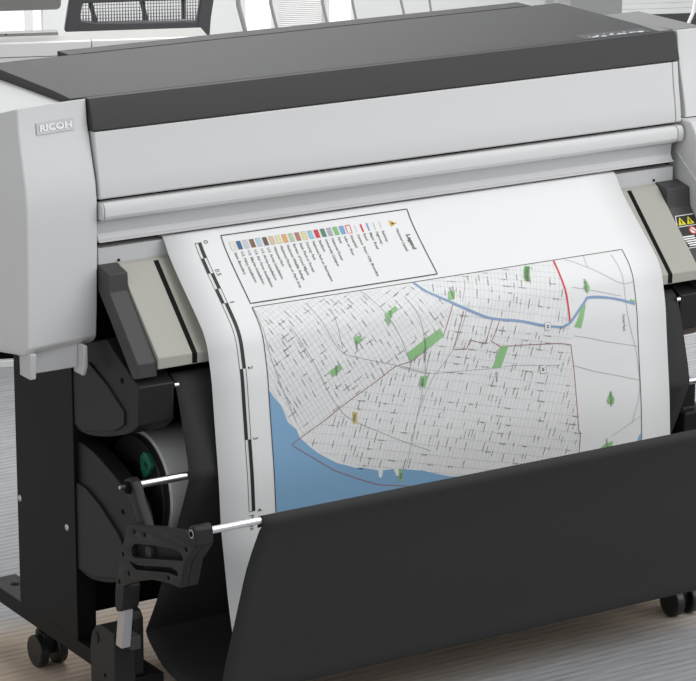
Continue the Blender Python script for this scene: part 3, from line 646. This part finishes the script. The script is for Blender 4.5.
MESHM = mat('chair_frame', (.085,.085,.09), .5, noise=.1, nscale=200); GREYM = mat('grey_laminate', (.34,.34,.34), .5, noise=.02); ALU = mat('aluminium_shell', (.30,.30,.29), .38, metal=.4, noise=.02)
def bgbox(name, x0, x1, y0, y1, z0, z1, m, parent=None, bevel=.002, **k):
    bm = bmesh.new(); add_box(bm, x0, x1, y0, y1, z0, z1); return finish(name, bm, m, parent, bevel, **k)
def bgthing(name, x, y, label, cat, group=None):
    c = Vector((x, y, 0)); c.rotate(Matrix.Rotation(TH, 4, 'Z')); o = empty(name, O3+c, TH); tag(o, label, cat, group); return o
def hang(parent, x, y):
    for c in parent.children: c.matrix_parent_inverse = Matrix.Translation((-x, -y, 0))
def bgstruct(o): o.location = O3; o.rotation_euler = (0,0,TH); return structure(o)
# back wall with floor-to-ceiling windows
WY = 3.2
bm = bmesh.new()
wins = [(-.60,.365),(.388,.421),(1.10,1.197),(1.212,1.372),(1.386,1.473)]
edges = [-4.0]+[e for w in wins for e in w]+[4.5]
for i in range(0, len(edges), 2): add_box(bm, edges[i], edges[i+1], WY, WY+.12, 0, 2.6)
for a, b in wins: add_box(bm, a, b, WY, WY+.12, 0, .08); add_box(bm, a, b, WY, WY+.12, 2.3, 2.6)
bgstruct(finish('wall_back', bm, WALLM, None, smooth=0))
def glow(name, col, s):
    m = bpy.data.materials.new(name); m.use_nodes = True; nt = m.node_tree; e = nt.nodes.new('ShaderNodeEmission'); e.inputs[1].default_value = s
    tc = nt.nodes.new('ShaderNodeTexCoord'); nz = nt.nodes.new('ShaderNodeTexNoise'); nz.inputs['Scale'].default_value = .8; r = nt.nodes.new('ShaderNodeValToRGB')
    r.color_ramp.elements[0].color = tuple(v*.97 for v in col)+(1,); r.color_ramp.elements[1].color = tuple(col)+(1,)
    nt.links.new(tc.outputs['Object'], nz.inputs['Vector']); nt.links.new(nz.outputs['Fac'], r.inputs['Fac']); nt.links.new(r.outputs[0], e.inputs[0])
    nt.links.new(e.outputs[0], nt.nodes['Material Output'].inputs[0]); return m
SKYG = glow('daylight_window', (1,1,1), 1.25)
for i, (a, b) in enumerate(wins):
    w_ = bgbox('window_%d' % (i+1), a, b, WY+.07, WY+.08, .08, 2.3, SKYG, None, 0); bgstruct(w_)
    if i == 3:
        bm = bmesh.new(); z = .10
        while z < 2.28: add_box(bm, a+.002, b-.002, WY+.040, WY+.062, z, z+.0007); z += .0065
        bl = finish('window_blind', bm, DESKM, None, smooth=0); bgstruct(bl); 
# white counter in front
D = bgthing('white_desk', -.4, .08, 'long white desk with a pale top, standing behind the printer on the left', 'desk')
D_ = [bgbox('desk_top', -1.6, .50, .0185, .130, .745, .762, DTOP, D, .001), bgbox('front_apron', -1.6, .229, 0, .018, .731, .762, DESKM, D, .001), bgbox('front_apron', .2315, .50, 0, .018, .731, .762, DESKM, D, .001),
      bgbox('front_panel', -1.6, .50, .003, .018, .10, .729, DESKM, D, .001), bgbox('floor_rail', -1.6, .50, 0, .018, 0, .017, DESKM, D), bgbox('shade_board', -1.56, .46, .05, .06, 0, .74, VOID, D), bgbox('side_panel', -1.6, -1.58, .02, .130, .0, .745, DESKM, D), bgbox('side_panel', .48, .50, .02, .130, .0, .745, DESKM, D)]  # the black board is added as the shade below the desk front
hang(D, -.4, .08)
S = bgthing('desktop_monitor', -.09, .1, 'grey computer monitor seen from behind, on the white desk at the left edge', 'monitor')
bm = bmesh.new(); n = 6; x0, x1, z0, z1, r = -.40, .172, .821, 1.12, .012
pts = []
for cx_, cz_, a0 in ((x1-r,z0+r,-90),(x1-r,z1-r,0),(x0+r,z1-r,90),(x0+r,z0+r,180)):
    for k in range(n+1): a = math.radians(a0+90*k/n); pts.append((cx_+r*math.cos(a), cz_+r*math.sin(a)))
va = [bm.verts.new((x,.090,z)) for x, z in pts]; vb = [bm.verts.new((x,.105,z)) for x, z in pts]; bm.faces.new(va); bm.faces.new(vb[::-1])
for i in range(len(pts)): bm.faces.new((va[i], va[(i+1)%len(pts)], vb[(i+1)%len(pts)], vb[i]))
finish('housing', bm, ALU, S, .003)
bgbox('stand_neck', -.12, -.06, .105, .115, .768, .84, ALU, S); bgbox('stand_foot', -.16, -.02, .07, .145, .7622, .769, ALU, S); hang(S, -.09, .1)
S = bgthing('closed_laptop', .0, .15, 'thin closed grey laptop lying on the white desk under the monitor', 'laptop')
bgbox('lower_case', -.010, .164, .095, .125, .7622, .7652, ALU, S, .001); bgbox('screen_lid', -.010, .164, .095, .125, .7654, .7690, ALU, S, .001)
bgbox('latch', .042, .047, .0943, .095, .7652, .7675, STRIPE, S, 0); hang(S, .0, .15)
# mesh office chair behind the desk
S = bgthing('mesh_office_chair', .44, .75, 'dark mesh-backed office chair behind the white desk', 'chair')
def tube_obj(name, paths, r, m, parent):
    bm = bmesh.new()
    for p in paths: add_tube(bm, p, r)
    return finish(name, bm, m, parent, smooth=60)
def flat_bar(bm, pts, w, t, y):   # strip in the back's plane: pts (x, z)
    v = []
    for i, (x, z) in enumerate(pts):
        a, b = pts[max(i-1,0)], pts[min(i+1,len(pts)-1)]; dx, dz = b[0]-a[0], b[1]-a[1]; L = math.hypot(dx, dz); nx_, nz_ = -dz/L*w/2, dx/L*w/2
        v.append([bm.verts.new(c) for c in ((x+nx_,y,z+nz_),(x-nx_,y,z-nz_),(x-nx_,y+t,z-nz_),(x+nx_,y+t,z+nz_))])
    for a, b in zip(v, v[1:]):
        for k in range(4): bm.faces.new((a[k], a[(k+1)%4], b[(k+1)%4], b[k]))
    bm.faces.new(v[0]); bm.faces.new(v[-1][::-1])
CY = .8
bm = bmesh.new(); flat_bar(bm, [(.267,.640),(.272,.67),(.281,.720),(.290,.80),(.297,1.0),(.31,1.15)], .034, .03, CY); finish('back_post', bm, MESHM, S, .004)
bm = bmesh.new(); flat_bar(bm, [(.603,.610),(.608,.67),(.617,.720),(.610,.80),(.600,1.0),(.585,1.15)], .034, .03, CY); finish('back_post', bm, MESHM, S, .004)
bm = bmesh.new(); flat_bar(bm, [(.275,.656),(.33,.648),(.45,.645),(.60,.644)], .030, .025, CY+.002); finish('lower_rail', bm, MESHM, S, .003)
bm = bmesh.new(); flat_bar(bm, [(.29,.721),(.44,.722),(.60,.721)], .016, .02, CY+.002); finish('upper_rail', bm, MESHM, S, .003)
bm = bmesh.new(); flat_bar(bm, [(.31,1.15),(.44,1.16),(.585,1.15)], .03, .02, CY+.002); finish('top_rail', bm, MESHM, S, .003)
for xa, xb in ((.330,.318),(.459,.450),(.556,.556)):
    bm = bmesh.new(); flat_bar(bm, [(xa,.664),(xb,.712)], .012, .006, CY+.012); finish('back_slat', bm, MESHM, S, .001)
bm = bmesh.new()
for i in range(92):
    x = .286+.0036*i; flat_bar(bm, [(x,.625),(x+.012 if i%2 else x-.012,1.14)], .0016, .001, CY+.008+(i%2)*.0012)
z = .63
while z < 1.14: flat_bar(bm, [(.285,z),(.603,z)], .0015, .001, CY+.0105); z += .0085
finish('mesh_back', bm, mat('chair_mesh', (.16,.16,.17), .6, noise=.1), S, smooth=0)
bgbox('seat', .22, .66, CY+.03, CY+.48, .43, .50, MESHM, S, .02); bm = bmesh.new(); add_cyl(bm, (.44,CY+.25,.08), (.44,CY+.25,.43), .025); finish('gas_column', bm, MESHM, S)
bm = bmesh.new()
for k in range(5): a = 2*math.pi*k/5; add_tube(bm, [(.44,CY+.25,.10),(.44+.27*math.cos(a),CY+.25+.27*math.sin(a),.07)], .016)
finish('star_base', bm, MESHM, S)
for k in range(5):
    a = 2*math.pi*k/5; bm = bmesh.new(); p = (.44+.27*math.cos(a), CY+.25+.27*math.sin(a)); add_cyl(bm, (p[0]-.02,p[1],.028), (p[0]+.02,p[1],.028), .028, 16); finish('caster_wheel', bm, MESHM, S)
bm = bmesh.new(); add_box(bm, .41, .47, CY+.028, CY+.25, .40, .43); add_box(bm, .41, .47, CY+.026, CY+.04, .40, .66); finish('back_bracket', bm, MESHM, S, .004)
hang(S, .44, .75)
# slim curved grey posts in front of the windows
posts = [(.8195,.8400,.016,0),(.912,.932,.011,1),(1.060,1.080,.010,1),(1.147,1.164,.009,0),(1.287,1.307,.009,0),(1.371,1.384,.008,0)]
PM = mat('post_grey', (.36,.36,.36), .4, noise=.05)
words = ['curved grey post directly right of the mesh chair, thickest of the six posts','curved grey post second from the mesh chair, beside the bright window','curved grey post third from the mesh chair, right of the blind','curved grey post fourth from the mesh chair, behind the printer lid','curved grey post fifth from the mesh chair, before the plain pale wall','curved grey post farthest from the mesh chair, thinnest of the six']
for (xa, xb, r, dk), wd in zip(posts, words):
    o = bgthing('curved_post', xb, 1.6, wd, 'post', 'curved posts behind the printer')
    bm = bmesh.new(); zz = [0,.25,.42,.49,.515,.54,.56,.60,.75,1.0]
    add_tube(bm, [(xb+(0 if z <= .49 else (xa-xb)*min((z-.49)/.08, 1)**1.0+(-.02*(z-.60) if z > .60 else 0)), 1.6, z) for z in zz], r*.42, 14)
    finish('tube', bm, PM, o); bm = bmesh.new(); add_cyl(bm, (xb,1.6,0), (xb,1.6,.012), .018); finish('base', bm, PM, o); hang(o, xb, 1.6)
# grey cabinet block and white panel desk at the right
o = bgthing('tall_grey_cabinet', 1.766, 1.35, 'tall plain grey cabinet behind the right end of the printer', 'cabinet')
bgbox('cabinet_body', 1.6800, 1.8275, 1.2, 1.32, .04, 1.15, GREYM, o, .003); bgbox('plinth', 1.685, 1.822, 1.21, 1.31, 0, .04, GREYM, o, .002); hang(o, 1.766, 1.35)
o = bgthing('white_panel_desk', 2.45, 2.8, 'white desk with a slatted modesty panel at the far right, behind the grey cabinet', 'desk')
bm = bmesh.new(); z = .318
while z < .70: add_box(bm, 2.10, 2.78, 2.600, 2.612, z, z+.0172); z += .018
finish('modesty_panel', bm, DESKM, o, .0008); bgbox('desk_top', 2.08, 2.80, 2.58, 3.12, .702, .73, DESKM, o)
for x in (2.11, 2.75):
    for y in (2.66, 3.06): bgbox('leg', x-.015, x+.015, y-.015, y+.015, 0, .701, SILVER, o)
hang(o, 2.45, 2.8)
o = bgthing('low_grey_shade_box', 2.6, 3.1, 'low dark grey box, added as the shade under the white slatted desk', 'shading')
bgbox('shade_box_body', 2.46, 3.10, 3.165, 3.197, .05, .30, mat('shade_box_grey', (.17,.17,.165), .5, noise=.05, nscale=20), o);  # dark box added in place of the shade beneath the slatted desk
for x in (2.5, 3.0): bgbox('shade_box_foot', x, x+.03, 3.17, 3.195, 0, .05, GREYM, o)
hang(o, 2.6, 3.1)
o = bgthing('white_chair_leg_frame', 2.44, 2.45, 'white leaning tube frame at the far right edge', 'frame')
bm = bmesh.new(); add_tube(bm, [(2.395,2.45,0),(2.405,2.45,.30),(2.425,2.45,.345),(2.44,2.45,.45),(2.46,2.45,.60)], .006); finish('tube', bm, LOGOW, o); bm = bmesh.new(); add_cyl(bm, (2.395,2.45,0), (2.395,2.45,.01), .05); finish('base', bm, LOGOW, o); hang(o, 2.44, 2.45)

# ================================================================== CAMERA AND LIGHT
cam = bpy.data.cameras.new('camera'); co = bpy.data.objects.new('camera', cam); COL.objects.link(co); SC.camera = co
X = Vector((.84895985,-.52845564,.00134588)); Y = Vector((-.14261932,-.23156766,-.96230772)); Z = Vector((.50884861,.81676867,-.27195963))
m3 = Matrix(((X.x,-Y.x,-Z.x),(X.y,-Y.y,-Z.y),(X.z,-Y.z,-Z.z)))
co.matrix_world = Matrix.Translation((-2.32705729,-4.30545277,1.20746955))@m3.to_4x4()
cam.sensor_fit = 'HORIZONTAL'; cam.sensor_width = 36; cam.lens = 3088*36/696; cam.clip_start = .1; cam.clip_end = 60
w = bpy.data.worlds.new('world'); SC.world = w; w.use_nodes = True
bgn = w.node_tree.nodes['Background']; bgn.inputs[0].default_value = (.96,.98,1,1); bgn.inputs[1].default_value = .52
def area(name, loc, target, size, power, col=(1,1,1), sy=None):
    l = bpy.data.lights.new(name, 'AREA'); l.energy = power; l.size = size; l.color = col
    if sy: l.shape = 'RECTANGLE'; l.size_y = sy
    o = bpy.data.objects.new(name, l); COL.objects.link(o); o.location = loc
    o.rotation_euler = (Vector(target)-Vector(loc)).to_track_quat('-Z', 'Y').to_euler(); return o
area('ceiling_softbox', (.8,-.9,2.3), (.5,.1,0), 2.2, 18)
area('desk_fill', (1.0,1.5,2.0), (1.3,2.7,-.3), 1.0, 15)  # unseen lamp added to brighten the white desk
area('front_softbox', (2.0,-2.8,2.5), (.5,0,-.2), 3.0, 52)
area('left_fill', (-3.6,-1.6,1.0), (0,0,-.4), 1.6, 14)  # unseen fill lamp added to lift the dim paper roll
area('right_fill', (3.6,-2.8,1.0), (1.0,-.6,-.9), 1.6, 22)  # unseen low fill lamp added to brighten the front floor and cloth
area('back_softbox', (1.8,3.6,2.6), (1.6,4.6,0), 2.5, 130)
SC.view_settings.view_transform = 'Standard'; SC.view_settings.look = 'None'; SC.view_settings.exposure = 0; SC.view_settings.gamma = 1
